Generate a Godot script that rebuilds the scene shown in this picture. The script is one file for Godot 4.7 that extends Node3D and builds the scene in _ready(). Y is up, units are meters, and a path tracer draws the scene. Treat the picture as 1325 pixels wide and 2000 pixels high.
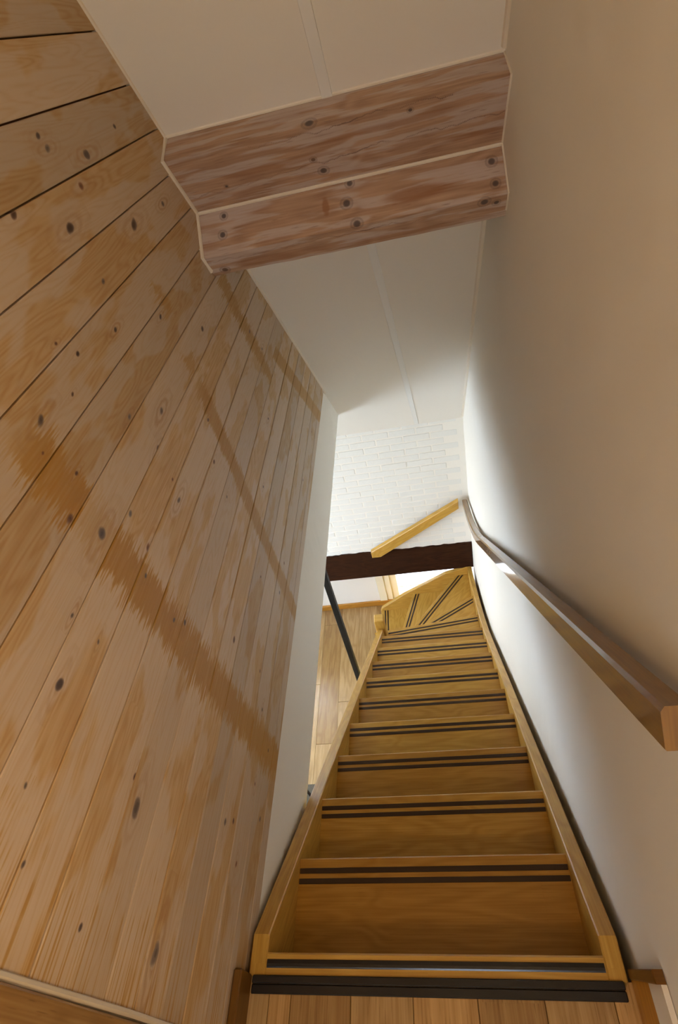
extends Node3D

# metres, y up; stairs descend towards -z; y = 0 is the upper landing
const GO := 0.2457          # going of a straight step
const RI := 0.2122          # rise of a step
const LOW := -3.183         # lower floor
const XL := -0.42           # face of the plank wall
const XR := 0.43            # face of the white wall
const RK := 1.176           # slope of the roof ceiling
const ZW := -3.34           # face of the painted brick wall
const ZF := -3.565          # face of the wall under the lintel

var rng := RandomNumberGenerator.new()
var M := {}

func ceil_y(z: float) -> float:
	return 0.96 + RK * (z + 1.835)

func ceil_z(y: float) -> float:
	return (y - 0.96) / RK - 1.835

func _ready() -> void:
	rng.seed = 7
	# ---------- camera
	var cam := Camera3D.new()
	cam.name = "camera"
	cam.keep_aspect = Camera3D.KEEP_HEIGHT
	cam.fov = 85.27
	cam.near = 0.02
	cam.position = Vector3(0.14, 1.561, 0.244)
	cam.rotation_degrees = Vector3(-40.583, 12.864, -15.684)
	add_child(cam)
	cam.current = true
	# ---------- sky: bright overcast day
	var sm := ProceduralSkyMaterial.new()
	sm.sky_top_color = Color(0.80, 0.87, 0.97)
	sm.sky_horizon_color = Color(0.93, 0.95, 0.97)
	sm.ground_horizon_color = Color(0.80, 0.80, 0.78)
	sm.ground_bottom_color = Color(0.6, 0.6, 0.58)
	sm.energy_multiplier = 9.0
	var sky := Sky.new()
	sky.sky_material = sm
	var env := Environment.new()
	env.background_mode = Environment.BG_SKY
	env.sky = sky
	env.tonemap_mode = Environment.TONE_MAPPER_LINEAR
	env.tonemap_exposure = 1.85
	env.sdfgi_enabled = true
	env.ssao_enabled = true
	env.ssil_enabled = true
	var we := WorldEnvironment.new()
	we.name = "world_environment"
	we.environment = env
	add_child(we)
	# ---------- the place
	make_materials()
	shell()
	plank_wall()
	brick_wall()
	windows()
	roof_beams()
	trims()
	floors()
	stairs()
	rails()
	lower_room_things()
	landing_lamp()

# =====================================================================
# geometry helpers
# =====================================================================
func mb() -> SurfaceTool:
	var st := SurfaceTool.new()
	st.begin(Mesh.PRIMITIVE_TRIANGLES)
	return st

var uv_off := Vector2.ZERO
var uv_mode := ""
var uv_prof := []
var uv_half := 0.0

func uv_of(p: Vector3, n: Vector3, g: Vector3) -> Vector2:
	if uv_mode == "planks":
		return Vector2((p.z - PZ0) / (PZ1 - PZ0), (PY1 - p.y) / (PY1 - PY0))
	if uv_mode == "beam":
		return beam_uv(p)
	var gg := g - n * g.dot(n)
	if gg.length() < 0.3:
		gg = Vector3.UP if absf(n.y) < 0.8 else Vector3.RIGHT
		gg = gg - n * gg.dot(n)
	gg = gg.normalized()
	var b := n.cross(gg)
	return Vector2(p.dot(gg), p.dot(b)) + uv_off

# one flat convex face whose front looks towards OUT
func face(st: SurfaceTool, pts: Array, out: Vector3, g: Vector3) -> void:
	var n := Vector3.ZERO
	for i in pts.size():
		var a: Vector3 = pts[i]
		var b: Vector3 = pts[(i + 1) % pts.size()]
		n += a.cross(b)
	if n.length() < 1e-12:
		return
	n = n.normalized()
	var p := pts
	if n.dot(out) < 0.0:
		n = -n
		p = pts.duplicate()
		p.reverse()
	for i in range(1, p.size() - 1):
		for q in [p[0], p[i + 1], p[i]]:
			st.set_normal(n)
			st.set_uv(uv_of(q, n, g))
			st.add_vertex(q)

func at3(axis: String, u: float, v: float, a: float) -> Vector3:
	match axis:
		"x": return Vector3(a, v, u)
		"y": return Vector3(u, a, v)
	return Vector3(u, v, a)

func inset(poly: PackedVector2Array, d: float) -> PackedVector2Array:
	var ccw := not Geometry2D.is_polygon_clockwise(poly)
	var r := PackedVector2Array()
	var n := poly.size()
	for i in n:
		var e1 := (poly[i] - poly[(i + n - 1) % n]).normalized()
		var e2 := (poly[(i + 1) % n] - poly[i]).normalized()
		var n1 := Vector2(-e1.y, e1.x)
		var n2 := Vector2(-e2.y, e2.x)
		var m := (n1 + n2)
		m = m / maxf(m.length_squared() * 0.5, 0.2)
		# is_polygon_clockwise looks at a y-down plane, so its answer is turned round here
		var s := area2(poly)
		r.append(poly[i] + m * (d if s > 0.0 else -d))
	return r

func area2(poly: PackedVector2Array) -> float:
	var s := 0.0
	for i in poly.size():
		s += poly[i].cross(poly[(i + 1) % poly.size()])
	return s

# a 2D outline pulled along an axis, with chamfered ends (b0 at a0, b1 at a1)
func slab(st: SurfaceTool, axis: String, poly: PackedVector2Array, a0: float, a1: float, g: Vector3, b0 := 0.0, b1 := 0.0) -> void:
	var n := poly.size()
	var s := 1.0 if area2(poly) > 0.0 else -1.0
	var ax := at3(axis, 0, 0, 1)
	var rings := []
	if b0 > 0.0:
		rings.append([inset(poly, b0), a0])
	rings.append([poly, a0 + b0])
	rings.append([poly, a1 - b1])
	if b1 > 0.0:
		rings.append([inset(poly, b1), a1])
	for k in rings.size() - 1:
		var r0: PackedVector2Array = rings[k][0]
		var r1: PackedVector2Array = rings[k + 1][0]
		for i in n:
			var j := (i + 1) % n
			var e := (poly[j] - poly[i]).normalized()
			var o := at3(axis, e.y * s, -e.x * s, 0)
			face(st, [at3(axis, r0[i].x, r0[i].y, rings[k][1]), at3(axis, r0[j].x, r0[j].y, rings[k][1]), at3(axis, r1[j].x, r1[j].y, rings[k + 1][1]), at3(axis, r1[i].x, r1[i].y, rings[k + 1][1])], o, g)
	for e in [[rings[0], -1.0], [rings[-1], 1.0]]:
		var pl: PackedVector2Array = e[0][0]
		var tri := Geometry2D.triangulate_polygon(pl)
		for t in range(0, tri.size(), 3):
			face(st, [at3(axis, pl[tri[t]].x, pl[tri[t]].y, e[0][1]), at3(axis, pl[tri[t + 1]].x, pl[tri[t + 1]].y, e[0][1]), at3(axis, pl[tri[t + 2]].x, pl[tri[t + 2]].y, e[0][1])], ax * float(e[1]), g)

func rect(x0: float, y0: float, x1: float, y1: float, c := 0.0) -> PackedVector2Array:
	if c <= 0.0:
		return PackedVector2Array([Vector2(x0, y0), Vector2(x1, y0), Vector2(x1, y1), Vector2(x0, y1)])
	return PackedVector2Array([Vector2(x0 + c, y0), Vector2(x1 - c, y0), Vector2(x1, y0 + c), Vector2(x1, y1 - c), Vector2(x1 - c, y1), Vector2(x0 + c, y1), Vector2(x0, y1 - c), Vector2(x0, y0 + c)])

# box between two corners, all edges chamfered by B; grain along G (longest side if not given)
func box(st: SurfaceTool, lo: Vector3, hi: Vector3, b := 0.0, g := Vector3.ZERO) -> void:
	var d := hi - lo
	if g == Vector3.ZERO:
		g = Vector3.RIGHT if d.x >= d.y and d.x >= d.z else (Vector3.UP if d.y >= d.z else Vector3.BACK)
	slab(st, "z", rect(lo.x, lo.y, hi.x, hi.y, b), lo.z, hi.z, g, b, b)

# rings of points joined into a bar; ends closed
func loft(st: SurfaceTool, rings: Array, g_along := true, g := Vector3.RIGHT) -> void:
	var mids := []
	for r in rings:
		var c := Vector3.ZERO
		for p in r:
			c += p
		mids.append(c / r.size())
	for k in rings.size() - 1:
		var dir: Vector3 = (mids[k + 1] - mids[k]).normalized()
		var gg := dir if g_along else g
		var mid: Vector3 = (mids[k] + mids[k + 1]) * 0.5
		for i in rings[k].size():
			var j: int = (i + 1) % rings[k].size()
			var q := [rings[k][i], rings[k][j], rings[k + 1][j], rings[k + 1][i]]
			var o: Vector3 = (q[0] + q[1] + q[2] + q[3]) * 0.25 - mid
			face(st, [q[0], q[1], q[2]], o, gg)
			face(st, [q[0], q[2], q[3]], o, gg)
	face(st, rings[0], mids[0] - mids[1], Vector3.UP)
	face(st, rings[-1], mids[-1] - mids[-2], Vector3.UP)

# a round or many-sided bar along a path
func tube(st: SurfaceTool, path: Array, r: float, sides := 8) -> void:
	var rings := []
	for k in path.size():
		var a: Vector3 = path[maxi(k - 1, 0)]
		var b: Vector3 = path[mini(k + 1, path.size() - 1)]
		var t := (b - a).normalized()
		var u := t.cross(Vector3.UP if absf(t.y) < 0.9 else Vector3.RIGHT).normalized()
		var w := t.cross(u)
		var ring := []
		for i in sides:
			var f := TAU * i / sides
			ring.append(path[k] + (u * cos(f) + w * sin(f)) * r)
		rings.append(ring)
	loft(st, rings)

func build(called: String, st: SurfaceTool, m: Material, parent: Node = self, shift := Vector3.ZERO) -> MeshInstance3D:
	var o := MeshInstance3D.new()
	o.name = called
	o.mesh = st.commit()
	o.material_override = m
	o.position = shift
	parent.add_child(o, true)
	return o

func again(called: String, mesh: Mesh, m: Material, parent: Node, shift: Vector3) -> MeshInstance3D:
	var o := MeshInstance3D.new()
	o.name = called
	o.mesh = mesh
	o.material_override = m
	o.position = shift
	parent.add_child(o, true)
	return o

func struct(o: Node3D, label := "") -> Node3D:
	o.set_meta("kind", "structure")
	if label:
		o.set_meta("label", label)
	return o

func tag(o: Node3D, label: String, category: String, group := "") -> Node3D:
	o.set_meta("label", label)
	o.set_meta("category", category)
	if group:
		o.set_meta("group", group)
	return o

func node(called: String, at := Vector3.ZERO, parent: Node = self) -> Node3D:
	var o := Node3D.new()
	o.name = called
	o.position = at
	parent.add_child(o, true)
	return o

# =====================================================================
# materials
# =====================================================================
func noise(w: int, h: int, fx: float, fy: float, seed_: int, oct := 3) -> PackedByteArray:
	# tileable noise with features about fx by fy pixels; made small and stretched
	var n := FastNoiseLite.new()
	n.seed = seed_
	n.noise_type = FastNoiseLite.TYPE_SIMPLEX_SMOOTH
	n.fractal_type = FastNoiseLite.FRACTAL_FBM
	n.fractal_octaves = oct
	var f := minf(fx, fy)
	var sx := maxi(1, int(round(fx / f)))
	var sy := maxi(1, int(round(fy / f)))
	n.frequency = 1.0 / f
	var im := n.get_seamless_image(maxi(16, w / sx), maxi(16, h / sy))
	im.convert(Image.FORMAT_L8)
	im.resize(w, h, Image.INTERPOLATE_CUBIC)
	return im.get_data()

func sstep(a: float, b: float, x: float) -> float:
	var t := clampf((x - a) / (b - a), 0.0, 1.0)
	return t * t * (3.0 - 2.0 * t)

# tileable timber: u along the grain
func wood_tex(w: int, h: int, seed_: int, light: Color, dark: Color, fleck: Color, rings: float, contrast: float, flecks: float, patch := Color(0, 0, 0, 0)) -> ImageTexture:
	var a := noise(w, h, w * 0.5, h * 0.18, seed_, 2)
	var b := noise(w, h, w * 0.25, h * 0.012, seed_ + 1, 2)
	var c := noise(w, h, w * 0.06, maxf(2.0, h * 0.006), seed_ + 2, 1)
	var d := noise(w, h, w * 0.4, h * 0.06, seed_ + 3, 4)
	var out := PackedByteArray()
	out.resize(w * h * 3)
	for i in w * h:
		var g := 0.5 + 0.5 * sin(a[i] / 255.0 * rings * TAU)
		var v := clampf(g * 0.45 + b[i] / 255.0 * 0.75 - 0.1, 0.0, 1.0) * contrast
		var k := light.lerp(dark, v)
		if patch.a > 0.0:
			k = k.lerp(patch, sstep(0.42, 0.62, d[i] / 255.0) * patch.a * (1.0 - 0.4 * v))
		if c[i] > 205:
			k = k.lerp(fleck, flecks * (c[i] - 205) / 50.0)
		out[i * 3] = int(clampf(k.r, 0, 1) * 255.0)
		out[i * 3 + 1] = int(clampf(k.g, 0, 1) * 255.0)
		out[i * 3 + 2] = int(clampf(k.b, 0, 1) * 255.0)
	return ImageTexture.create_from_image(Image.create_from_data(w, h, false, Image.FORMAT_RGB8, out))

func noise_tex(w: int, h: int, fx: float, fy: float, seed_: int, oct := 4) -> ImageTexture:
	return ImageTexture.create_from_image(Image.create_from_data(w, h, false, Image.FORMAT_L8, noise(w, h, fx, fy, seed_, oct)))

func mat(called: String, tex: Texture2D, color: Color, rough: float, uvs := Vector2.ONE) -> StandardMaterial3D:
	var m := StandardMaterial3D.new()
	m.resource_name = called
	m.albedo_texture = tex
	m.albedo_color = color
	m.roughness = rough
	m.uv1_scale = Vector3(uvs.x, uvs.y, 1)
	return m

func relief(m: StandardMaterial3D, tex: Texture2D, cm: float) -> StandardMaterial3D:
	m.heightmap_enabled = true
	m.heightmap_texture = tex
	m.heightmap_scale = cm
	return m

func make_materials() -> void:
	var beech := wood_tex(1024, 512, 11, Color8(202, 160, 76), Color8(172, 128, 48), Color8(138, 98, 34), 3.0, 0.9, 0.35)
	M.stair = mat("varnished beech", beech, Color.WHITE, 0.38, Vector2(1.0, 2.0))
	M.stair2 = mat("varnished beech, darker boards", beech, Color(0.93, 0.9, 0.87), 0.38, Vector2(1.0, 2.0))
	M.rail = mat("glossy varnished beech", beech, Color(0.66, 0.6, 0.31), 0.4, Vector2(1.0, 3.0))
	M.rail.clearcoat_enabled = true
	M.rail.clearcoat = 0.8
	M.rail.clearcoat_roughness = 0.08
	var oak := wood_tex(1024, 512, 31, Color8(184, 150, 100), Color8(146, 112, 68), Color8(104, 78, 48), 2.0, 0.9, 0.6)
	M.floor = mat("brushed oak laminate", oak, Color.WHITE, 0.27, Vector2(0.8, 2.0))
	M.floor2 = mat("brushed oak laminate, paler boards", oak, Color(1.08, 1.06, 1.03), 0.27, Vector2(0.8, 2.0))
	M.floor3 = mat("brushed oak laminate, browner boards", oak, Color(0.9, 0.87, 0.82), 0.27, Vector2(0.8, 2.0))
	M.base = mat("brown varnished skirting", beech, Color(0.55, 0.47, 0.3), 0.4, Vector2(1.0, 2.0))
	M.skirt = mat("honey varnished skirting", beech, Color(0.95, 0.85, 0.7), 0.4, Vector2(1.0, 2.0))
	var tar := wood_tex(1024, 256, 41, Color8(62, 34, 16), Color8(40, 20, 8), Color8(24, 13, 6), 3.0, 1.0, 0.5)
	M.lintel = mat("dark stained old timber", tar, Color.WHITE, 0.9, Vector2(0.8, 2.5))
	M.lintel.metallic_specular = 0.25
	relief(M.lintel, tar, 0.4)
	M.dark = mat("dark stained stool wood", tar, Color(0.75, 0.75, 0.8), 0.55, Vector2(1, 2))
	var lime := noise_tex(512, 512, 90, 90, 51, 3)
	M.plaster = StandardMaterial3D.new()
	M.plaster.resource_name = "white painted plaster"
	M.plaster.albedo_color = Color8(236, 232, 222)
	M.plaster.roughness = 0.75
	M.plaster.uv1_scale = Vector3(0.8, 0.8, 1)
	relief(M.plaster, lime, 0.25)
	M.board = StandardMaterial3D.new()
	M.board.resource_name = "white painted ceiling board"
	M.board.albedo_color = Color8(230, 225, 214)
	M.board.roughness = 0.8
	M.strip = StandardMaterial3D.new()
	M.strip.resource_name = "cool white joint strip"
	M.strip.albedo_color = Color8(229, 228, 222)
	M.strip.roughness = 0.6
	M.caulk = StandardMaterial3D.new()
	M.caulk.resource_name = "white caulk"
	M.caulk.albedo_color = Color8(224, 214, 196)
	M.caulk.roughness = 0.6
	M.brick = StandardMaterial3D.new()
	M.brick.resource_name = "white painted brick"
	M.brick.albedo_color = Color8(228, 227, 220)
	M.brick.roughness = 0.7
	M.brick.uv1_scale = Vector3(3, 3, 1)
	relief(M.brick, lime, 0.15)
	M.frame = StandardMaterial3D.new()
	M.frame.resource_name = "cream window paint"
	M.frame.albedo_color = Color8(230, 224, 200)
	M.frame.roughness = 0.45
	M.rubber = StandardMaterial3D.new()
	M.rubber.resource_name = "dark brown rubber"
	M.rubber.albedo_color = Color8(52, 34, 20)
	M.rubber.roughness = 0.5
	M.black = StandardMaterial3D.new()
	M.black.resource_name = "black rubber"
	M.black.albedo_color = Color8(34, 32, 32)
	M.black.roughness = 0.22
	M.steel = StandardMaterial3D.new()
	M.steel.resource_name = "black painted steel"
	M.steel.albedo_color = Color8(15, 16, 15)
	M.steel.roughness = 0.65
	M.metal = StandardMaterial3D.new()
	M.metal.resource_name = "brushed steel"
	M.metal.albedo_color = Color8(170, 172, 170)
	M.metal.metallic = 0.9
	M.metal.roughness = 0.4
	M.glass = StandardMaterial3D.new()
	M.glass.resource_name = "window glass"
	M.glass.albedo_color = Color(0.95, 0.98, 1.0, 0.06)
	M.glass.transparency = BaseMaterial3D.TRANSPARENCY_ALPHA
	M.glass.roughness = 0.0
	M.terrace = mat("pale paving", noise_tex(256, 256, 20, 20, 77), Color8(236, 234, 228), 0.9, Vector2(0.5, 0.5))
	M.terrace.albedo_texture = null
	M.rug = mat("grey wool", noise_tex(256, 256, 3, 3, 78), Color8(172, 154, 126), 0.95, Vector2(3, 3))
	M.planks = mat("whitewashed pine boards", plank_tex(), Color.WHITE, 0.55)
	M.groove = StandardMaterial3D.new()
	M.groove.resource_name = "raw pine in the grooves"
	M.groove.albedo_color = Color8(84, 52, 26)
	M.groove.roughness = 0.9
	var lime_pine := wood_tex(1024, 512, 61, Color8(190, 158, 130), Color8(152, 118, 94), Color8(104, 78, 66), 3.0, 0.9, 0.45, Color(0.76, 0.7, 0.67, 0.9))
	M.beam = mat("limewashed rough timber", beam_tex(lime_pine), Color.WHITE, 0.75)
	relief(M.beam, lime_pine, 0.25)

# whitewashed boards of the stair wall, one picture for the wall: u along z, v down from y
const PW := 2048
const PH := 1344
const PZ0 := -2.76
const PZ1 := 0.16
const PY0 := -0.06
const PY1 := 1.86

func joint_y(k: int) -> float:
	return maxf(-0.05, 0.0027 + 0.0965 * k)

func plank_tex() -> ImageTexture:
	var r := RandomNumberGenerator.new()
	r.seed = 99
	var w := PW
	var h := PH
	var na := noise(w, h, 420, 34, 3, 2)
	var nb := noise(w, h, 300, 5, 5, 2)
	var nw := noise(w, h, 280, 100, 8, 4)
	var nc := noise(w, h, 90, 4, 12, 2)
	var nd := noise(w, h, 40, 40, 15, 3)
	var out := PackedByteArray()
	out.resize(w * h * 3)
	var honey := Color8(197, 168, 126)
	var resin := Color8(180, 142, 90)
	var wash := Color8(200, 181, 160)
	var stain := Color8(172, 126, 50)
	var ppm := w / (PZ1 - PZ0)
	var ppy := h / (PY1 - PY0)
	var shift := []
	var tone := []
	var washed := []
	for k in 40:
		shift.append(r.randi_range(0, w - 1))
		tone.append(r.randf_range(0.93, 1.06))
		washed.append(r.randf_range(-0.07, 0.07))
	for j in h:
		var y := PY1 - (j + 0.5) / ppy
		var k := int(floor((y - 0.0027) / 0.0965)) + 2
		var sh: int = shift[k]
		var tn: float = tone[k]
		var wa: float = washed[k]
		# where the old battens kept the wash off the boards
		var s1 := -0.40 - 0.065 * (1.2 - y)
		var s2 := -1.04
		var s3 := -1.516 - 0.42 * (1.013 - y)
		var s4 := -1.9 - 0.8 * (0.569 - y)
		var a1 := sstep(1.26, 1.16, y) * (0.25 if y > 0.97 and y < 1.06 else 1.0)
		var a2 := lerpf(0.85, 0.5, sstep(0.85, 0.95, y)) * sstep(1.36, 1.22, y)
		var gate := sstep(0.8, 0.95, y)
		var a3 := 0.7 if y > 0.58 and y < 1.05 else 0.0
		var a4 := 0.75 if y < 0.62 else 0.0
		for i in w:
			var z := PZ0 + (i + 0.5) / ppm
			var q := j * w + (i + sh) % w
			var p := j * w + i
			var g := 0.5 + 0.5 * sin(na[q] * 0.16)
			var v := clampf(g * g * 0.55 + nb[q] / 255.0 * 0.6 - 0.12, 0.0, 1.0)
			var cr := lerpf(honey.r, resin.r, v)
			var cg := lerpf(honey.g, resin.g, v)
			var cb := lerpf(honey.b, resin.b, v)
			var ws := sstep(0.40, 0.53, nw[q] / 255.0 + wa + 0.04) * (0.92 - 0.35 * v)
			var rag := (nc[q] / 255.0 - 0.5) * 0.075 + (nd[p] / 255.0 - 0.5) * 0.03
			var st := 0.0
			if a1 > 0.0:
				st = maxf(st, a1 * sstep(0.058, 0.036, absf(z - s1 + rag)))
			if a2 > 0.0:
				st = maxf(st, a2 * sstep(0.044, 0.026, absf(z - s2 + rag * lerpf(0.4, 1.0, gate))) * lerpf(1.0, sstep(0.42, 0.58, nw[p] / 255.0), gate))
			if a3 > 0.0:
				st = maxf(st, a3 * sstep(0.055, 0.03, absf(z - s3 + rag)))
			if a4 > 0.0:
				st = maxf(st, a4 * sstep(0.06, 0.04, absf(z - s4 + rag * 0.4)))
			if z > -0.05:
				st = maxf(st, 0.6 * sstep(0.56, 0.72, nb[q] / 255.0) * sstep(-0.05, 0.12, z + (nd[p] / 255.0 - 0.5) * 0.2))
			ws *= 1.0 - st
			cr = lerpf(cr, wash.r, ws) * tn
			cg = lerpf(cg, wash.g, ws) * tn
			cb = lerpf(cb, wash.b, ws) * tn
			st *= 0.55 + 0.6 * (nb[q] / 255.0)
			st = minf(st, 1.0)
			out[p * 3] = int(clampf(lerpf(cr, stain.r, st) * 255.0, 0, 255))
			out[p * 3 + 1] = int(clampf(lerpf(cg, stain.g, st) * 255.0, 0, 255))
			out[p * 3 + 2] = int(clampf(lerpf(cb, stain.b, st) * 255.0, 0, 255))
	# knots, board by board: z, y, radius in millimetres
	var rows := [
		[[-0.824, 1.521, 7], [-0.834, 1.501, 6], [-0.967, 1.47, 9], [-1.149, 1.491, 6]],
		[[-0.889, 1.433, 8], [-0.647, 1.446, 8], [-0.782, 1.39, 12]],
		[[-1.256, 1.316, 8], [-1.042, 1.325, 14], [-0.809, 1.288, 7], [-0.577, 1.273, 4]],
		[[-0.616, 1.235, 5], [-0.768, 1.209, 6], [-0.446, 1.213, 8], [-0.546, 1.198, 4], [-0.409, 1.178, 3]],
		[[-0.983, 1.144, 6], [-0.666, 1.076, 7], [-0.376, 1.074, 9], [-0.447, 1.109, 4]],
		[[-1.202, 1.015, 9], [-0.793, 1.009, 9], [-0.705, 0.969, 7], [-0.417, 1.001, 11], [-0.261, 0.979, 4]],
		[[-0.703, 0.888, 6], [-0.503, 0.877, 9], [-0.267, 0.901, 4], [-0.512, 0.96, 5], [-0.167, 0.941, 9], [-0.034, 0.92, 4]],
		[[-0.685, 0.842, 9], [-1.002, 0.85, 7], [-1.62, 0.817, 7], [-0.451, 0.852, 5], [0.04, 0.866, 5]],
		[[-0.929, 0.764, 6], [-1.701, 0.711, 7], [-0.448, 0.715, 6], [-0.143, 0.683, 5], [0.072, 0.702, 5]],
		[[-0.475, 0.671, 6], [-0.916, 0.652, 4], [-0.105, 0.648, 13]],
		[[-0.602, 0.42, 9], [0.059, 0.459, 13], [-1.2, 0.45, 5], [-1.5, 0.53, 6]],
		[[-0.214, 0.265, 7], [-0.231, 0.217, 7], [-0.64, 0.209, 5], [-0.9, 0.33, 5]],
		[[-1.119, 0.153, 6], [-0.981, 0.153, 6], [-0.158, 0.158, 6], [-0.553, 0.145, 5], [-0.358, 0.114, 5]],
		[[-1.685, 0.083, 6], [-0.298, 0.038, 5], [-0.478, 0.048, 7], [-2.1, 0.06, 6]],
	]
	var core := Color8(66, 50, 46)
	var ring := Color8(146, 98, 52)
	for row in rows:
		for kn in row:
			var rad: float = kn[2] * 0.001 * r.randf_range(0.9, 1.2)
			var ca := (float(kn[0]) - PZ0) * ppm
			var cb2 := (PY1 - float(kn[1])) * ppy
			var ra := rad * ppm * 1.1
			var rb := rad * ppy * 0.75
			var kk := int(floor((float(kn[1]) - 0.0027) / 0.0965))
			var grey := r.randf()
			var tint := core.lerp(Color8(124, 112, 104) if r.randf() < 0.6 else Color8(128, 78, 48), grey * 0.9)
			var halo := r.randf_range(0.0, 0.4)
			var lean := r.randf_range(-0.35, 0.35)
			for j in range(maxi(0, int(cb2 - rb * 4.5)), mini(h, int(cb2 + rb * 4.5))):
				if int(floor((PY1 - (j + 0.5) / ppy - 0.0027) / 0.0965)) != kk:
					continue
				for i in range(maxi(0, int(ca - ra * 7)), mini(w, int(ca + ra * 7))):
					var dx := (i - ca) / ra + lean * (j - cb2) / rb
					var dy := (j - cb2) / rb
					var p := (j * w + i) * 3
					var wob := (nd[j * w + i] / 255.0 - 0.5) * 0.9
					var d := sqrt(dx * dx + dy * dy) + wob
					var far := sqrt(dx * dx * 0.16 + dy * dy) + wob
					var mix := 0.0
					var col := ring
					if d < 1.15:
						mix = sstep(1.25, 0.6, d) * 0.85
						col = tint if d > 0.45 else tint.darkened(0.25)
					elif far < 4.0:
						mix = (0.5 + 0.5 * sin(far * 5.0)) * sstep(4.0, 1.0, far) * halo
					if mix > 0.0:
						out[p] = int(lerpf(out[p], col.r * 255.0, mix))
						out[p + 1] = int(lerpf(out[p + 1], col.g * 255.0, mix))
						out[p + 2] = int(lerpf(out[p + 2], col.b * 255.0, mix))
	return ImageTexture.create_from_image(Image.create_from_data(w, h, false, Image.FORMAT_RGB8, out))

# the two roof timbers share one picture: upper half for the upper timber, lower half for the purlin
func beam_tex(base: ImageTexture) -> ImageTexture:
	var im := base.get_image()
	var w := im.get_width()
	var h := im.get_height()
	# spots: along x in metres, down the face in metres (0 at its upper edge), radius in mm, half
	var spots := [[-0.04, 0.085, 11, 0], [-0.055, 0.20, 6, 0], [-0.037, 0.245, 9, 0], [0.2, 0.12, 5, 0], [-0.3, 0.22, 4, 0],
		[0.397, 0.038, 9, 1], [0.40, 0.097, 8, 1], [0.368, 0.143, 10, 1], [0.40, 0.155, 7, 1],
		[0.029, 0.125, 10, 1], [0.008, 0.063, 10, 1], [0.023, 0.011, 8, 1], [-0.342, 0.022, 7, 1], [-0.352, 0.074, 8, 1], [-0.38, 0.20, 9, 1]]
	for s in spots:
		var cx := (float(s[0]) + 0.5) * w
		var cy := (float(s[1]) / 0.35 * 0.5 + 0.5 * float(s[3])) * h
		var rx := float(s[2]) * 0.001 * w
		var ry := float(s[2]) * 0.001 / 0.35 * 0.5 * h
		for j in range(maxi(0, int(cy - ry * 2)), mini(h, int(cy + ry * 2))):
			for i in range(maxi(0, int(cx - rx * 2)), mini(w, int(cx + rx * 2))):
				var d := sqrt(pow((i - cx) / rx, 2) + pow((j - cy) / ry, 2))
				var m := sstep(1.3, 0.6, d) * 0.8
				if d > 1.3 and d < 1.9:
					m = 0.2
				if m > 0.0:
					im.set_pixel(i, j, im.get_pixel(i, j).lerp(Color8(74, 64, 62), m))
	# rust-brown weathered patches: x, down the face, half length, half height, half, strength
	for s in [[0.19, 0.075, 0.12, 0.024, 1, 0.6], [-0.05, 0.06, 0.012, 0.03, 1, 0.6], [-0.2, 0.19, 0.22, 0.02, 1, 0.3], [0.1, 0.2, 0.2, 0.015, 1, 0.3], [0.15, 0.15, 0.25, 0.014, 0, 0.4], [-0.15, 0.19, 0.2, 0.016, 0, 0.3], [0.35, 0.24, 0.1, 0.012, 0, 0.4]]:
		var cx := (float(s[0]) + 0.5) * w
		var cy := (float(s[1]) / 0.35 * 0.5 + 0.5 * float(s[4])) * h
		var rx := float(s[2]) * w
		var ry := float(s[3]) / 0.35 * 0.5 * h
		for j in range(maxi(0, int(cy - ry)), mini(h, int(cy + ry))):
			for i in range(maxi(0, int(cx - rx)), mini(w, int(cx + rx))):
				var old := im.get_pixel(i, j)
				var d := sqrt(pow((i - cx) / rx, 2) + pow((j - cy) / ry, 2)) + (old.r - 0.68) * 1.6
				var m := sstep(1.0, 0.5, d) * float(s[5])
				if m > 0.0:
					im.set_pixel(i, j, old.lerp(Color8(142, 92, 56), m))
	# the long drying cracks
	var cn := noise(w, h, 60, 60, 88, 2)
	for c in [[-0.42, 0.43, 0.235, 0.19, 0, 0.0016], [-0.2, 0.3, 0.12, 0.105, 0, 0.0008], [-0.42, 0.2, 0.15, 0.16, 1, 0.0008]]:
		for i in range(int((float(c[0]) + 0.5) * w), int((float(c[1]) + 0.5) * w)):
			var t := (float(i) / w - 0.5 - float(c[0])) / (float(c[1]) - float(c[0]))
			var y := lerpf(c[2], c[3], t) + 0.003 * sin(t * 7.0) + 0.02 * (cn[i] / 255.0 - 0.5)
			var cy := (y / 0.35 * 0.5 + 0.5 * float(c[4])) * h
			var ry := maxf(0.8, float(c[5]) / 0.35 * 0.5 * h * (0.6 + 0.5 * sin(t * 31.0)))
			for j in range(int(cy - ry), int(cy + ry) + 1):
				im.set_pixel(i, clampi(j, 0, h - 1), im.get_pixel(i, clampi(j, 0, h - 1)).lerp(Color8(86, 62, 54), 0.5 * sstep(0.35, 0.6, cn[i * h / 2 % cn.size()] / 255.0)))
	return ImageTexture.create_from_image(im)

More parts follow.
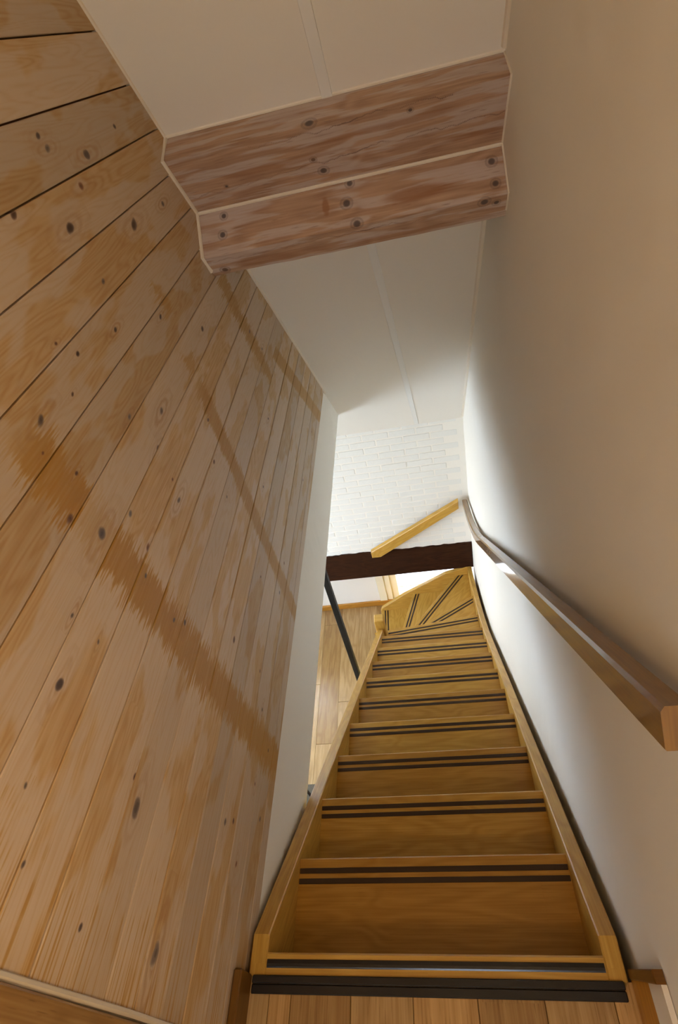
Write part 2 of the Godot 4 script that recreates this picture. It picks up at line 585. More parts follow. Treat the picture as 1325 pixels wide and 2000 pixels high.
# =====================================================================
# the shell
# =====================================================================
func shell() -> void:
	# white wall on the right, from the lower floor to the roof
	var st := mb()
	box(st, Vector3(XR, LOW - 0.1, -3.8), Vector3(XR + 0.15, 2.6, 2.4), 0.0)
	struct(build("wall_right", st, M.plaster), "long white plastered wall beside the handrail")
	# roof slope over the stairs
	st = mb()
	var d := Vector2(-0.762, 0.648) * 0.14  # outwards in (z, y)
	var p0 := Vector2(ceil_z(-1.0), -1.0)
	var p1 := Vector2(ceil_z(2.4), 2.4)
	slab(st, "x", PackedVector2Array([p0, p1, p1 + d, p0 + d]), -2.9, XR + 0.02, Vector3.RIGHT)
	box(st, Vector3(-0.6, 2.4, p1.x - 0.02), Vector3(XR + 0.02, 2.55, 2.4))
	struct(build("ceiling", st, M.board), "white sloping ceiling above the stairs")
	# slab edge under the plank wall: white fascia, and the ceiling of the lower room
	st = mb()
	slab(st, "x", PackedVector2Array([Vector2(0.0, -0.42), Vector2(0.0, -0.05), Vector2(ceil_z(-0.05) - 0.02, -0.05), Vector2(ceil_z(-0.42) - 0.02, -0.42)]), -2.88, XL - 0.005, Vector3.BACK)
	struct(build("trim", st, M.plaster), "white edge of the upper floor below the plank wall")
	# landing and floor behind it
	st = mb()
	box(st, Vector3(-2.88, -0.42, 0.03), Vector3(XR, -0.016, 2.4))
	struct(build("ceiling_001", st, M.plaster), "white underside of the upper floor over the room below")
	# wall above the landing on the left behind the camera, and the wall that closes the landing
	st = mb()
	box(st, Vector3(-0.6, -0.02, 0.245), Vector3(XL, 2.45, 2.4))
	struct(build("wall_left_001", st, M.plaster), "white wall of the landing left behind the viewer")
	st = mb()
	box(st, Vector3(-0.6, -0.02, 2.2), Vector3(-0.38, 2.45, 2.35))
	box(st, Vector3(0.39, -0.02, 2.2), Vector3(XR, 2.45, 2.35))
	box(st, Vector3(-0.38, -0.02, 2.2), Vector3(0.39, 1.35, 2.35))
	box(st, Vector3(-0.38, 2.05, 2.2), Vector3(0.39, 2.45, 2.35))
	struct(build("wall_front", st, M.plaster), "white end wall of the landing behind the viewer")
	# lower room: left wall with a window hole, wall behind
	st = mb()
	box(st, Vector3(-2.9, LOW - 0.1, -3.8), Vector3(-2.7, -2.5, 1.4))
	box(st, Vector3(-2.9, -0.55, -3.8), Vector3(-2.7, -0.3, 1.4))
	box(st, Vector3(-2.9, -2.5, -3.8), Vector3(-2.7, -0.55, -2.9))
	box(st, Vector3(-2.9, -2.5, -0.7), Vector3(-2.7, -0.55, 1.4))
	struct(build("wall_left_002", st, M.plaster), "white left wall of the room below with a wide window")
	st = mb()
	box(st, Vector3(-2.9, LOW - 0.1, 1.25), Vector3(XR, -0.4, 1.4))
	struct(build("wall_front_001", st, M.plaster), "white rear wall of the room below")
	# wall under the lintel
	st = mb()
	box(st, Vector3(-2.75, LOW - 0.1, ZF - 0.2), Vector3(-0.55, -2.45, ZF))
	box(st, Vector3(-0.55, LOW - 0.1, ZF - 0.2), Vector3(XR, -3.12, ZF))
	struct(build("wall_back_001", st, M.plaster), "low white wall under the dark lintel")

func plank_wall() -> void:
	var st := mb()
	slab(st, "x", PackedVector2Array([Vector2(0.245, -0.045), Vector2(0.245, 2.42), Vector2(ceil_z(2.42), 2.42), Vector2(ceil_z(-0.045), -0.045)]), -0.6, XL - 0.012, Vector3.BACK)
	var wall := build("wall_left", st, M.groove)
	struct(wall, "wall of whitewashed horizontal pine planks left of the stairs")
	uv_mode = "planks"
	for k in range(-1, 25):
		var y0 := (-0.05 if k < 0 else joint_y(k)) + 0.0014
		var y1 := joint_y(k + 1) - 0.0014
		st = mb()
		var poly := PackedVector2Array([Vector2(ceil_z(y0), y0), Vector2(0.14, y0), Vector2(0.14, y1), Vector2(ceil_z(y1), y1)])
		slab(st, "x", poly, XL - 0.012, XL + rng.randf_range(-0.0008, 0.0008), Vector3.BACK, 0.0, 0.0013)
		build("plank", st, M.planks, wall)
	uv_mode = ""
	# upright board where the planking ends beside the camera
	st = mb()
	box(st, Vector3(XL - 0.014, 0.0, 0.15), Vector3(XL + 0.012, 2.4, 0.245), 0.003)
	struct(build("trim", st, M.floor3), "upright board closing the end of the plank wall")
	st = mb()
	tube(st, [Vector3(XL, 0.0, 0.144), Vector3(XL, 0.5, 0.142), Vector3(XL, 1.0, 0.146), Vector3(XL, 2.4, 0.144)], 0.006)
	struct(build("trim", st, M.caulk), "ragged white caulk line at the end of the planks")

func brick_wall() -> void:
	var st := mb()
	var z0 := -3.75
	var z1 := ZW - 0.003
	box(st, Vector3(-1.4, -2.14, z0), Vector3(XR, -0.55, z1))
	box(st, Vector3(-2.75, -2.14, z0), Vector3(-2.5, -0.3, z1))
	box(st, Vector3(-2.5, -2.14, z0), Vector3(-1.4, -2.05, z1))
	box(st, Vector3(-2.5, -0.7, z0), Vector3(-1.4, -0.3, z1))
	var wall := build("wall_back", st, M.plaster)
	struct(wall, "white painted brick wall at the foot of the stairs")
	# bricks: a few shapes shared by all
	var kinds := []
	for k in 5:
		st = mb()
		box(st, Vector3(-0.1, -0.0265, -0.006), Vector3(0.1, 0.0265, rng.randf_range(0.0014, 0.0036)), 0.003)
		kinds.append(st.commit())
	st = mb()
	box(st, Vector3(-0.047, -0.0265, -0.006), Vector3(0.047, 0.0265, 0.0025), 0.003)
	var half := st.commit()
	for row in 22:
		var y := -2.13 + 0.0305 + 0.0615 * row
		var x := -1.395 + 0.1 + (0.0 if row % 2 == 0 else -0.052)
		if row % 2 == 1:
			again("brick", half, M.brick, wall, Vector3(-1.395 + 0.047, y, z1))
			x = -1.395 + 0.1 + 0.105
		while x < XR - 0.05:
			var b := again("brick", kinds[rng.randi() % 5], M.brick, wall, Vector3(x + rng.randf_range(-0.002, 0.002), y + rng.randf_range(-0.0015, 0.0015), z1))
			b.rotation.z = rng.randf_range(-0.008, 0.008)
			x += 0.21
	# old lintel timber with a ragged upper edge
	st = mb()
	var top := []
	var n := 60
	var x0 := -2.72
	var poly := PackedVector2Array()
	poly.append(Vector2(XR - 0.001, -2.472))
	for i in n + 1:
		var xx: float = lerpf(XR - 0.001, -1.45, float(i) / n)
		poly.append(Vector2(xx, -2.142 + 0.02 * (xx - XR) * -0.9 + rng.randf_range(-0.006, 0.006)))
	poly.append(Vector2(x0, -2.12))
	poly.append(Vector2(x0, -2.452))
	slab(st, "z", poly, ZF - 0.18, ZW + 0.012, Vector3.RIGHT, 0.0, 0.005)
	tag(build("lintel_beam", st, M.lintel), "dark brown rough timber lintel below the white brick wall", "beam")

func pane_window(called: String, label: String, axis: String, u0: float, u1: float, y0: float, y1: float, a: float, bars: Array) -> Node3D:
	# frame of four bars, glazing bars, one sheet of glass; axis is the wall's normal
	var o := node(called)
	struct(o, label)
	var st := mb()
	var t := 0.05
	for r in [[u0, y0, u0 + t, y1], [u1 - t, y0, u1, y1], [u0 + t, y0, u1 - t, y0 + t], [u0 + t, y1 - t, u1 - t, y1]]:
		slab(st, axis, rect(r[0], r[1], r[2], r[3]), a - 0.03, a + 0.03, Vector3.UP, 0.004, 0.004)
	build("window_frame", st, M.frame, o)
	for b in bars:
		st = mb()
		slab(st, axis, rect(b[0], b[1], b[2], b[3]), a - 0.015, a + 0.015, Vector3.UP, 0.003, 0.003)
		build("glazing_bar", st, M.frame, o)
	st = mb()
	slab(st, axis, rect(u0 + t - 0.01, y0 + t - 0.01, u1 - t + 0.01, y1 - t + 0.01), a - 0.003, a + 0.003, Vector3.UP)
	build("pane", st, M.glass, o)
	return o

func windows() -> void:
	# low window beside the foot of the stairs
	var o := node("window_1")
	struct(o, "bright low window under the dark lintel")
	var st := mb()
	box(st, Vector3(-0.55, -3.12, ZF - 0.06), Vector3(-0.47, -2.47, ZF + 0.012), 0.003)
	box(st, Vector3(-0.47, -3.12, ZF - 0.07), Vector3(-0.41, -2.47, ZF + 0.002), 0.003)
	box(st, Vector3(-0.41, -3.12, ZF - 0.08), Vector3(-0.34, -2.47, ZF - 0.012), 0.003)
	box(st, Vector3(0.40, -3.12, ZF - 0.08), Vector3(XR, -2.47, ZF - 0.012), 0.003)
	box(st, Vector3(-0.34, -3.12, ZF - 0.08), Vector3(0.40, -3.08, ZF - 0.012), 0.003)
	build("window_frame", st, M.frame, o)
	st = mb()
	box(st, Vector3(-0.34, -2.985, ZF - 0.06), Vector3(0.40, -2.972, ZF - 0.045), 0.002)
	build("glazing_bar", st, M.frame, o)
	st = mb()
	box(st, Vector3(-0.345, -3.085, ZF - 0.056), Vector3(0.405, -2.47, ZF - 0.05))
	build("pane", st, M.glass, o)
	# the windows that light the lower room and the landing
	pane_window("window_2", "window in the brick wall behind the upper floor edge", "z", -2.5, -1.4, -2.05, -0.7, -3.6, [[-1.97, -2.0, -1.93, -0.75]])
	pane_window("window_3", "window behind the camera on the landing", "z", -0.38, 0.39, 1.35, 2.05, 2.27, [])
	pane_window("window_4", "window in the left wall of the lower room", "x", -2.9, -0.7, -2.5, -0.55, -2.8, [[-1.82, -2.45, -1.78, -0.6]])
	# paved terrace outside
	st = mb()
	box(st, Vector3(-14, LOW - 0.35, -16), Vector3(8, LOW - 0.12, -3.8))
	box(st, Vector3(-18, LOW - 0.35, -3.8), Vector3(-2.92, LOW - 0.12, 6))
	struct(build("ground", st, M.terrace), "pale paved ground outside the low window")

# =====================================================================
# roof timbers and trims
# =====================================================================
# along the timber, and down its two visible faces
func beam_uv(p: Vector3) -> Vector2:
	var q := Vector2(p.z, p.y)
	var s := 0.0
	var best := 1e9
	var val := 0.0
	for i in 2:
		var e: Vector2 = uv_prof[i + 1] - uv_prof[i]
		var t := clampf((q - uv_prof[i]).dot(e) / e.length_squared(), 0.0, 1.0)
		var dd: float = q.distance_to(uv_prof[i] + e * t)
		if dd < best:
			best = dd
			val = s + t * e.length()
		s += e.length()
	return Vector2(p.x + 0.5, val / 0.35 * 0.5 + uv_half)

func roof_beams() -> void:
	var x0 := XL
	var x1 := XR
	# profile corners in (z, y)
	var a := [Vector2(-1.44, 1.425), Vector2(-1.354, 1.387), Vector2(-1.486, 1.233), Vector2(-1.56, 1.285)]
	var b := [Vector2(-1.486, 1.233), Vector2(-1.397, 1.136), Vector2(-1.454, 1.068), Vector2(-1.68, 1.14), Vector2(-1.56, 1.285)]
	for e in [[a, 0.0, "ceiling_beam", "upper whitewashed timber across the ceiling, against the roof slope"], [b, 0.5, "ceiling_beam", "lower whitewashed purlin across the stairwell with dark nail spots"]]:
		var prof: Array = e[0]
		uv_mode = "beam"
		uv_prof = prof
		uv_half = e[1]
		var st := mb()
		# slightly wavy rough-sawn faces: rings along x
		var rings := []
		for i in 15:
			var x := lerpf(x0, x1, i / 14.0)
			var ring := []
			for k in prof.size():
				var c: Vector2 = prof[k]
				if i > 0 and i < 14 and k > 0 and k < (2 if e[1] == 0.0 else 3):
					c += Vector2(rng.randf_range(-0.0015, 0.0015), rng.randf_range(-0.0015, 0.0015))
				ring.append(Vector3(x, c.y, c.x))
			rings.append(ring)
		loft(st, rings, false, Vector3.RIGHT)
		tag(build(e[2], st, M.beam), e[3], "beam", "timbers under the roof slope")
	uv_mode = ""

func bead(called: String, pts: Array, r: float, label: String) -> void:
	var st := mb()
	tube(st, pts, r, 8)
	struct(build(called, st, M.caulk), label)

func trims() -> void:
	# caulk where the roof slope meets the planks, below and above the timbers
	bead("trim", [Vector3(XL, ceil_y(-2.72), -2.72), Vector3(XL, ceil_y(-1.68), -1.68)], 0.008, "white caulk between lower planks and sloping ceiling")
	bead("trim", [Vector3(XL, ceil_y(-1.45), -1.45), Vector3(XL, ceil_y(-1.2), -1.2), Vector3(XL, ceil_y(-0.62), -0.62)], 0.006, "white caulk between upper planks and sloping ceiling")
	# caulk round the timber ends, left and right
	for e in [[XL, "left"], [XR, "right"]]:
		var x: float = e[0]
		bead("trim", [Vector3(x, 1.425, -1.44), Vector3(x, 1.39, -1.350), Vector3(x, 1.236, -1.482), Vector3(x, 1.139, -1.394), Vector3(x, 1.09, -1.432)], 0.0075 if x < 0.0 else 0.004, "white caulk round the %s ends of the ceiling timbers" % e[1])
	bead("trim", [Vector3(XL, 1.428, -1.438), Vector3(XR, 1.428, -1.438)], 0.005, "white caulk along the top of the upper ceiling timber")
	bead("trim", [Vector3(XL, 1.234, -1.482), Vector3(XR, 1.234, -1.482)], 0.005, "white caulk between the two ceiling timbers")
	# rounded plaster corner between roof slope and right wall
	bead("trim", [Vector3(XR, ceil_y(-3.3), -3.3), Vector3(XR, ceil_y(-2.2), -2.2), Vector3(XR, ceil_y(-1.6), -1.6)], 0.014, "rounded plaster corner at the right of the lower ceiling")
	bead("trim", [Vector3(XR, ceil_y(-1.43), -1.43), Vector3(XR, ceil_y(-0.62), -0.62)], 0.010, "rounded plaster corner at the right of the upper ceiling")
	# flat strips over the board joint of the ceiling
	for e in [[-0.62, 0.01, -1.44, 0.008, 0.015, "upper"], [-1.62, 0.028, -3.33, 0.086, 0.017, "lower"]]:
		var st := mb()
		var rings := []
		for q in [[e[0], e[1]], [e[2], e[3]]]:
			var p := Vector3(q[1], ceil_y(q[0]), q[0])
			var nn := Vector3(0, -0.648, 0.762) * 0.004
			var wv := Vector3(e[4], 0, 0)
			rings.append([p - wv - nn, p + wv - nn, p + wv * 0.85 + nn, p - wv * 0.85 + nn])
		loft(st, rings, true)
		struct(build("trim", st, M.strip), "flat white joint strip on the %s ceiling" % e[5])

# =====================================================================
# floors
# =====================================================================
func floors() -> void:
	# landing boards run with the stairs
	var st := mb()
	box(st, Vector3(XL, -0.02, 0.03), Vector3(XR, -0.010, 2.2))
	var fl := build("floor", st, M.groove)
	struct(fl, "brown laminate floor of the upper landing")
	var cuts := [XL, -0.355, -0.305, -0.17, -0.035, 0.1, 0.235, 0.37, XR]
	for i in cuts.size() - 1:
		uv_off = Vector2(rng.randf() * 5.0, rng.randf() * 5.0)
		st = mb()
		box(st, Vector3(cuts[i] + 0.0006, -0.010, 0.022), Vector3(cuts[i + 1] - 0.0006, 0.0, 2.2), 0.001, Vector3.BACK)
		build("floor_board", st, [M.floor, M.floor2, M.floor3][i % 3], fl)
	# black edge profile on the landing
	st = mb()
	box(st, Vector3(-0.398, 0.0, 0.021), Vector3(0.398, 0.006, 0.036), 0.002)
	box(st, Vector3(-0.398, 0.0, 0.0365), Vector3(0.398, 0.0045, 0.054), 0.002)
	tag(build("threshold_strip", st, M.black), "black ribbed threshold strip on the landing before the first step", "strip")
	# skirting boards of the landing
	st = mb()
	box(st, Vector3(XL + 0.001, 0.0, 0.02), Vector3(XL + 0.020, 0.075, 0.9), 0.003)
	struct(build("baseboard_left", st, M.base), "brown skirting board below the planks on the landing")
	var o := node("baseboard_right")
	struct(o, "brown and white skirting at the right wall of the landing")
	st = mb()
	skirt_bar(st, [Vector2(0.413, 0.0), Vector2(0.413, 0.045), Vector2(0.420, 0.125), Vector2(XR - 0.001, 0.128), Vector2(XR - 0.001, 0.0)])
	build("lower_board", st, M.skirt, o)
	st = mb()
	skirt_bar(st, [Vector2(0.419, 0.129), Vector2(0.420, 0.226), Vector2(XR - 0.001, 0.230), Vector2(XR - 0.001, 0.129)])
	build("upper_board", st, M.caulk, o)
	st = mb()
	slab(st, "x", PackedVector2Array([Vector2(0.001, 0.0), Vector2(0.036, 0.228), Vector2(0.057, 0.228), Vector2(0.018, 0.0)]), 0.411, XR - 0.001, Vector3.UP, 0.002, 0.0)
	build("end_block", st, M.base, o)
	# lower floor
	st = mb()
	box(st, Vector3(-2.75, LOW - 0.12, -3.6), Vector3(XR, LOW - 0.012, 1.3))
	var low := build("floor_001", st, M.groove)
	struct(low, "oak laminate floor of the room below")
	var shapes := []
	for k in 4:
		uv_off = Vector2(k * 1.37, k * 0.613)
		st = mb()
		box(st, Vector3(-0.0945, -0.012, -0.649), Vector3(0.0945, 0.0, 0.649), 0.0012, Vector3.BACK)
		shapes.append(st.commit())
	uv_off = Vector2.ZERO
	var col := 0
	var x := -2.69 + 0.095
	while x < XR - 0.08:
		var z: float = -3.55 + 0.65 - [0.0, 0.85, 0.4, 1.1, 0.2][col % 5]
		while z < 1.9:
			var lo := maxf(z - 0.65, -3.564)
			var hi := minf(z + 0.65, 1.25)
			if hi - lo > 1.29:
				again("floor_board", shapes[rng.randi() % 4], [M.floor, M.floor2, M.floor3][rng.randi() % 3], low, Vector3(x, LOW, z))
			elif hi - lo > 0.05:
				st = mb()
				box(st, Vector3(-0.0945, -0.012, lo + 0.001), Vector3(0.0945, 0.0, hi - 0.001), 0.0012, Vector3.BACK)
				build("floor_board", st, [M.floor, M.floor2, M.floor3][rng.randi() % 3], low, Vector3(x, LOW, 0))
			z += 1.3
		x += 0.19
		col += 1
	st = mb()
	box(st, Vector3(-2.7, LOW, ZF), Vector3(-0.345, LOW + 0.075, ZF + 0.018), 0.004)
	struct(build("baseboard_back", st, M.skirt), "honey wood skirting below the low white wall")

# a skirting profile (x, y) run along the wall, its end cut on a slant
func skirt_bar(st: SurfaceTool, prof: Array) -> void:
	var r0 := []
	var r1 := []
	for p in prof:
		r0.append(Vector3(p.x, p.y, 0.0185 + 0.17 * p.y))
		r1.append(Vector3(p.x, p.y, 2.0))
	loft(st, [r0, r1])

# =====================================================================
# stairs
# =====================================================================
func strip_pair(parent: Node, mesh: Mesh) -> void:
	for dz in [0.003, 0.0287]:
		again("grip_strip", mesh, M.rubber, parent, Vector3(0, 0, dz))

func stairs() -> void:
	var o := node("staircase")
	tag(o, "steep varnished beech staircase with dark grip strips turning left below", "staircase")
	var st: SurfaceTool
	# straight treads share a few meshes; origin on the step line, top face at y = 0
	var treads := []
	for k in 3:
		uv_off = Vector2(k * 0.71, k * 0.37)
		st = mb()
		var prof := PackedVector2Array([Vector2(-0.026, 0.0), Vector2(-0.030, -0.004), Vector2(-0.030, -0.031), Vector2(-0.026, -0.035), Vector2(0.246, -0.035), Vector2(0.246, 0.0)])
		slab(st, "x", prof, -0.37, 0.37, Vector3.RIGHT)
		treads.append(st.commit())
	uv_off = Vector2.ZERO
	st = mb()
	slab(st, "z", rect(-0.368, -0.001, 0.368, 0.0016), -0.007, 0.007, Vector3.RIGHT, 0.001, 0.001)
	var grip := st.commit()
	st = mb()
	box(st, Vector3(-0.37, -RI, -0.006), Vector3(0.37, -0.035, 0.006), 0.0)
	var riser := st.commit()
	# top step: the nosing of the landing with a broad dark insert
	st = mb()
	slab(st, "x", PackedVector2Array([Vector2(-0.017, 0.0), Vector2(-0.021, -0.004), Vector2(-0.021, -0.031), Vector2(-0.017, -0.035), Vector2(0.021, -0.035), Vector2(0.021, 0.0)]), -0.37, 0.37, Vector3.RIGHT)
	var nose := build("landing_nosing", st, M.stair, o)
	st = mb()
	slab(st, "x", PackedVector2Array([Vector2(-0.009, -0.001), Vector2(-0.0075, 0.0018), Vector2(0.0, 0.0028), Vector2(0.005, 0.0022), Vector2(0.0078, 0.0006), Vector2(0.0078, -0.001)]), -0.368, 0.368, Vector3.RIGHT)
	build("grip_strip", st, M.black, nose)
	again("riser", riser, M.stair2, o, Vector3(0, 0, 0.006))
	for n in range(1, 10):
		var t := again("tread", treads[n % 3], [M.stair, M.stair2][n % 2], o, Vector3(0, -n * RI, -n * GO))
		strip_pair(t, grip)
		if n < 9:
			again("riser", riser, M.stair2, o, Vector3(0, -n * RI, -n * GO + 0.006))
	# winders: front lines of the strips, in plan (x, z)
	var lines := [
		[Vector2(-0.37, -2.2093), Vector2(0.37, -2.2093)],
		[Vector2(-0.268, -2.420), Vector2(0.373, -2.489)],
		[Vector2(-0.007, -2.629), Vector2(0.372, -2.850)],
		[Vector2(-0.126, -2.777), Vector2(0.280, -3.300)],
		[Vector2(-0.263, -2.915), Vector2(-0.149, -3.296)],
		[Vector2(-0.483, -2.60), Vector2(-0.483, -3.309)],
	]
	var room := PackedVector2Array([Vector2(-0.352, -2.2), Vector2(0.37, -2.2), Vector2(0.37, -3.315), Vector2(-0.55, -3.315), Vector2(-0.55, -2.43), Vector2(-0.352, -2.43)])
	for i in range(1, 6):
		var n := 9 + i
		var f: PackedVector2Array = half_plane(lines[i][0], lines[i][1], 0.030, true)
		var b := half_plane(lines[i - 1][0], lines[i - 1][1], -0.012, false)
		var pl := room
		for h in [f, b]:
			var got := Geometry2D.intersect_polygons(pl, h)
			if got.size():
				pl = got[0]
		st = mb()
		var dir: Vector2 = (lines[i][1] - lines[i][0]).normalized()
		uv_off = Vector2(n * 0.31, n * 0.17)
		slab(st, "y", pl, -0.035, 0.0, Vector3(dir.x, 0, dir.y), 0.0, 0.003)
		var t := build("tread", st, M.stair, o, Vector3(0, -n * RI, 0))
		# two strips, clipped to the tread
		for s in [0.0, 0.0262]:
			var up: Vector2 = up_side(lines[i][0], lines[i][1])
			var a0: Vector2 = lines[i][0] - dir * 1.5 + up * (s - 0.0068)
			var a1: Vector2 = lines[i][1] + dir * 1.5 + up * (s - 0.0068)
			var band := PackedVector2Array([a0, a1, a1 + up * 0.0136, a0 + up * 0.0136])
			var got := Geometry2D.intersect_polygons(band, inset(pl, 0.006))
			if got.size():
				st = mb()
				slab(st, "y", got[0], -0.001, 0.0016, Vector3(dir.x, 0, dir.y), 0.0, 0.001)
				build("grip_strip", st, M.rubber, t)
		# riser below the nosing
		st = mb()
		var up2 := up_side(lines[i][0], lines[i][1])
		var c0: Vector2 = lines[i][0] - dir * 1.5 + up2 * 0.002
		var c1: Vector2 = lines[i][1] + dir * 1.5 + up2 * 0.002
		var rb := Geometry2D.intersect_polygons(PackedVector2Array([c0, c1, c1 + up2 * 0.012, c0 + up2 * 0.012]), room)
		if rb.size():
			slab(st, "y", rb[0], -RI, -0.035, Vector3(dir.x, 0, dir.y))
			build("riser", st, M.stair2, o, Vector3(0, -n * RI, 0))
	uv_off = Vector2.ZERO
	# riser below the last straight tread
	again("riser", riser, M.stair2, o, Vector3(0, -9 * RI, -9 * GO + 0.006))
	# left string
	st = mb()
	slab(st, "x", PackedVector2Array([Vector2(0.028, -0.30), Vector2(0.028, 0.0), Vector2(-0.055, 0.0), Vector2(-2.36, -2.36 * 0.8635 + 0.05), Vector2(-2.36, -2.36 * 0.8635 - 0.32)]), -0.41, -0.37, Vector3(0, 0.654, 0.757), 0.003, 0.003)
	build("left_string", st, M.stair, o)
	# right string rises over the winders and ends in the corner
	st = mb()
	slab(st, "x", PackedVector2Array([Vector2(0.028, -0.30), Vector2(0.028, 0.0), Vector2(-0.055, 0.0), Vector2(-1.9, -1.592), Vector2(-2.14, -1.800), Vector2(-2.35, -1.945), Vector2(-2.56, -2.078), Vector2(-2.75, -2.185), Vector2(-3.01, -2.315), Vector2(-3.25, -2.425), Vector2(-3.355, -2.468), Vector2(-3.355, LOW), Vector2(-3.1, LOW), Vector2(-2.2, -2.28)]), 0.37, 0.407, Vector3(0, 0.654, 0.757), 0.003, 0.003)
	build("right_string", st, M.stair, o)
	# outer string of the winders along the wall
	st = mb()
	slab(st, "z", PackedVector2Array([Vector2(0.369, -2.455), Vector2(0.16, -2.512), Vector2(-0.046, -2.633), Vector2(-0.261, -2.757), Vector2(-0.40, -2.86), Vector2(-0.51, -2.94), Vector2(-0.53, -2.99), Vector2(-0.53, LOW), Vector2(0.369, LOW)]), -3.35, -3.315, Vector3.RIGHT, 0.003, 0.003)
	build("winder_string", st, M.stair, o)
	# newel post
	st = mb()
	slab(st, "y", rect(-0.424, -2.432, -0.352, -2.36, 0.004), LOW, -1.885, Vector3.UP, 0.0, 0.005)
	build("newel_post", st, M.stair, o)
	# batten that carries the right string deep in the gap beside the wall
	st = mb()
	slab(st, "x", PackedVector2Array([Vector2(0.0, -0.30), Vector2(0.0, -0.22), Vector2(-1.9, -1.81), Vector2(-2.35, -2.165), Vector2(-2.75, -2.4), Vector2(-3.3, -2.7), Vector2(-3.3, -2.8), Vector2(-2.75, -2.5), Vector2(-2.2, -2.15)]), 0.4075, XR - 0.0005, Vector3(0, 0.654, 0.757))
	build("batten", st, M.stair2, o)

func up_side(a: Vector2, b: Vector2) -> Vector2:
	# unit vector square to the line, towards the stairs above (to the right and back)
	var d := (b - a).normalized()
	var n := Vector2(-d.y, d.x)
	return n if n.dot(Vector2(0.4, 0.7)) > 0.0 else -n

func half_plane(a: Vector2, b: Vector2, front: float, keep_up: bool) -> PackedVector2Array:
	var d := (b - a).normalized()
	var up: Vector2 = up_side(a, b)
	var p := a - up * front
	var w := up * (6.0 if keep_up else -6.0)
	return PackedVector2Array([p - d * 6.0, p + d * 6.0, p + d * 6.0 + w, p - d * 6.0 + w])

func rails() -> void:
	var o := node("handrail")
	tag(o, "long glossy varnished wooden handrail along the white right wall", "handrail")
	var path := [Vector2(-0.087, 0.868)]
	for z in [-0.5, -1.0, -1.5, -2.0]:
		path.append(Vector2(z, 0.8635 * z + 0.943))
	var bend := [Vector2(-2.2, -0.957), Vector2(-2.35, -1.08), Vector2(-2.5, -1.19), Vector2(-2.65, -1.29), Vector2(-2.8, -1.38), Vector2(-2.95, -1.46), Vector2(-3.1, -1.53), Vector2(-3.29, -1.615)]
	path.append_array(bend)
	var rings := []
	for k in path.size():
		var a: Vector2 = path[maxi(k - 1, 0)]
		var b: Vector2 = path[mini(k + 1, path.size() - 1)]
		var t := (b - a).normalized()
		var nn := Vector2(t.y, -t.x)  # square to the path, upwards
		if nn.y < 0.0:
			nn = -nn
		var ring := []
		for q in [[0.371, -0.025], [0.371, 0.020], [0.376, 0.0265], [0.405, 0.0265], [0.412, 0.019], [0.412, -0.021], [0.406, -0.027], [0.373, -0.027]]:
			var p: Vector2 = path[k] + nn * float(q[1])
			ring.append(Vector3(q[0], p.y, p.x))
		rings.append(ring)
	var st := mb()
	loft(st, rings)
	build("rail", st, M.rail, o)
	for z in [-0.7, -1.75, -2.92]:
		var yc: float = 0.8635 * z + 0.943 if z > -2.1 else -1.447
		st = mb()
		tube(st, [Vector3(0.392, yc - 0.02, z), Vector3(0.392, yc - 0.06, z - 0.01), Vector3(0.41, yc - 0.075, z - 0.01), Vector3(XR, yc - 0.075, z - 0.01)], 0.005)
		build("bracket", st, M.metal, o)
	# short rail on the brick wall
	o = node("handrail")
	tag(o, "short straight wooden handrail on the white brick wall above the lintel", "handrail")
	st = mb()
	slab(st, "z", PackedVector2Array([Vector2(0.338, -1.660), Vector2(0.338, -1.572), Vector2(-0.478, -2.064), Vector2(-0.478, -2.138), Vector2(-0.40, -2.140)]), -3.312, -3.268, Vector3(0.856, 0.517, 0), 0.004, 0.006)
	build("rail", st, M.stair, o)
	for x in [-0.25, 0.2]:
		st = mb()
		var yb: float = -1.62 + (x - 0.338) * 0.63
		tube(st, [Vector3(x, yb, -3.31), Vector3(x, yb, ZW)], 0.006)
		build("bracket", st, M.metal, o)

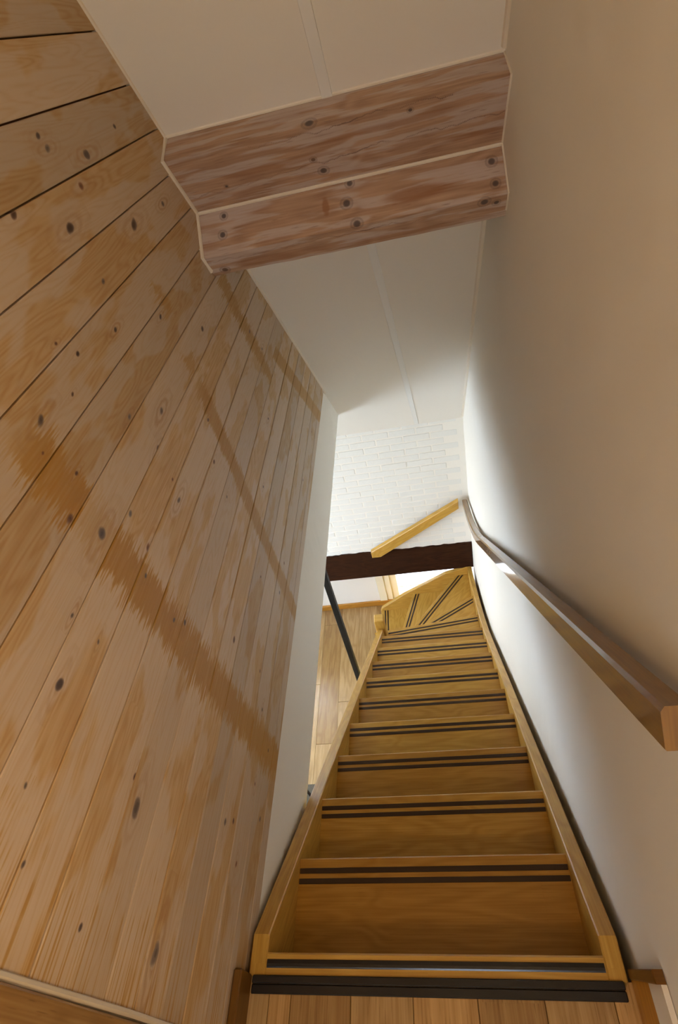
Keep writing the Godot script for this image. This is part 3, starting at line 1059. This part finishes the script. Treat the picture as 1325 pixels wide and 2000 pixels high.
func lower_room_things() -> void:
	var st := mb()
	box(st, Vector3(-0.5 - 0.0165, LOW, -1.785 - 0.0165), Vector3(-0.5 + 0.0165, -0.42, -1.785 + 0.0165), 0.002)
	tag(build("steel_post", st, M.steel), "slim black square steel post standing left of the stairs", "post")
	st = mb()
	box(st, Vector3(-2.6, LOW, -1.70), Vector3(-0.85, LOW + 0.012, 0.2), 0.004)
	tag(build("rug", st, M.rug), "grey rug on the oak floor of the room below", "rug")
	var o := node("stool", Vector3(-1.33, LOW + 0.0165, -1.455))
	tag(o, "dark stool with thin round legs on the grey rug", "stool")
	st = mb()
	slab(st, "y", rect(-0.15, -0.15, 0.15, 0.15, 0.05), 0.42, 0.455, Vector3.RIGHT, 0.006, 0.006)
	build("seat", st, M.dark, o)
	for s in [Vector2(-1, -1), Vector2(1, -1), Vector2(1, 1), Vector2(-1, 1)]:
		st = mb()
		tube(st, [Vector3(s.x * 0.152, 0.0, s.y * 0.152), Vector3(s.x * 0.135, 0.43, s.y * 0.135)], 0.011)
		build("leg", st, M.dark, o)

func landing_lamp() -> void:
	# warm wall lamp behind the camera: it lights the planks, which tint the white wall
	var o := node("wall_lamp", Vector3(XR, 1.6, 0.75))
	o.rotation.y = PI
	tag(o, "small round warm wall lamp on the landing behind the viewer", "lamp")
	var st := mb()
	tube(st, [Vector3(0.0, 0, 0), Vector3(0.025, 0, 0)], 0.05, 16)
	tube(st, [Vector3(0.02, 0, 0), Vector3(0.06, 0, 0)], 0.012, 10)
	build("lamp_base", st, M.metal, o)
	var ball := SphereMesh.new()
	ball.radius = 0.075
	ball.height = 0.15
	var m := StandardMaterial3D.new()
	m.resource_name = "warm opal glass"
	m.albedo_color = Color(0.95, 0.9, 0.8)
	m.emission_enabled = true
	m.emission = Color(1.0, 0.83, 0.61)
	m.emission_energy_multiplier = 3.0
	again("lamp_globe", ball, m, o, Vector3(0.12, 0, 0))
	var l := OmniLight3D.new()
	l.name = "lamp_light"
	l.light_color = Color(1.0, 0.83, 0.61)
	l.light_energy = 0.17
	l.light_size = 0.075
	l.omni_range = 12.0
	l.omni_attenuation = 2.0
	l.shadow_enabled = true
	l.position = Vector3(0.12, 0, 0)
	o.add_child(l)
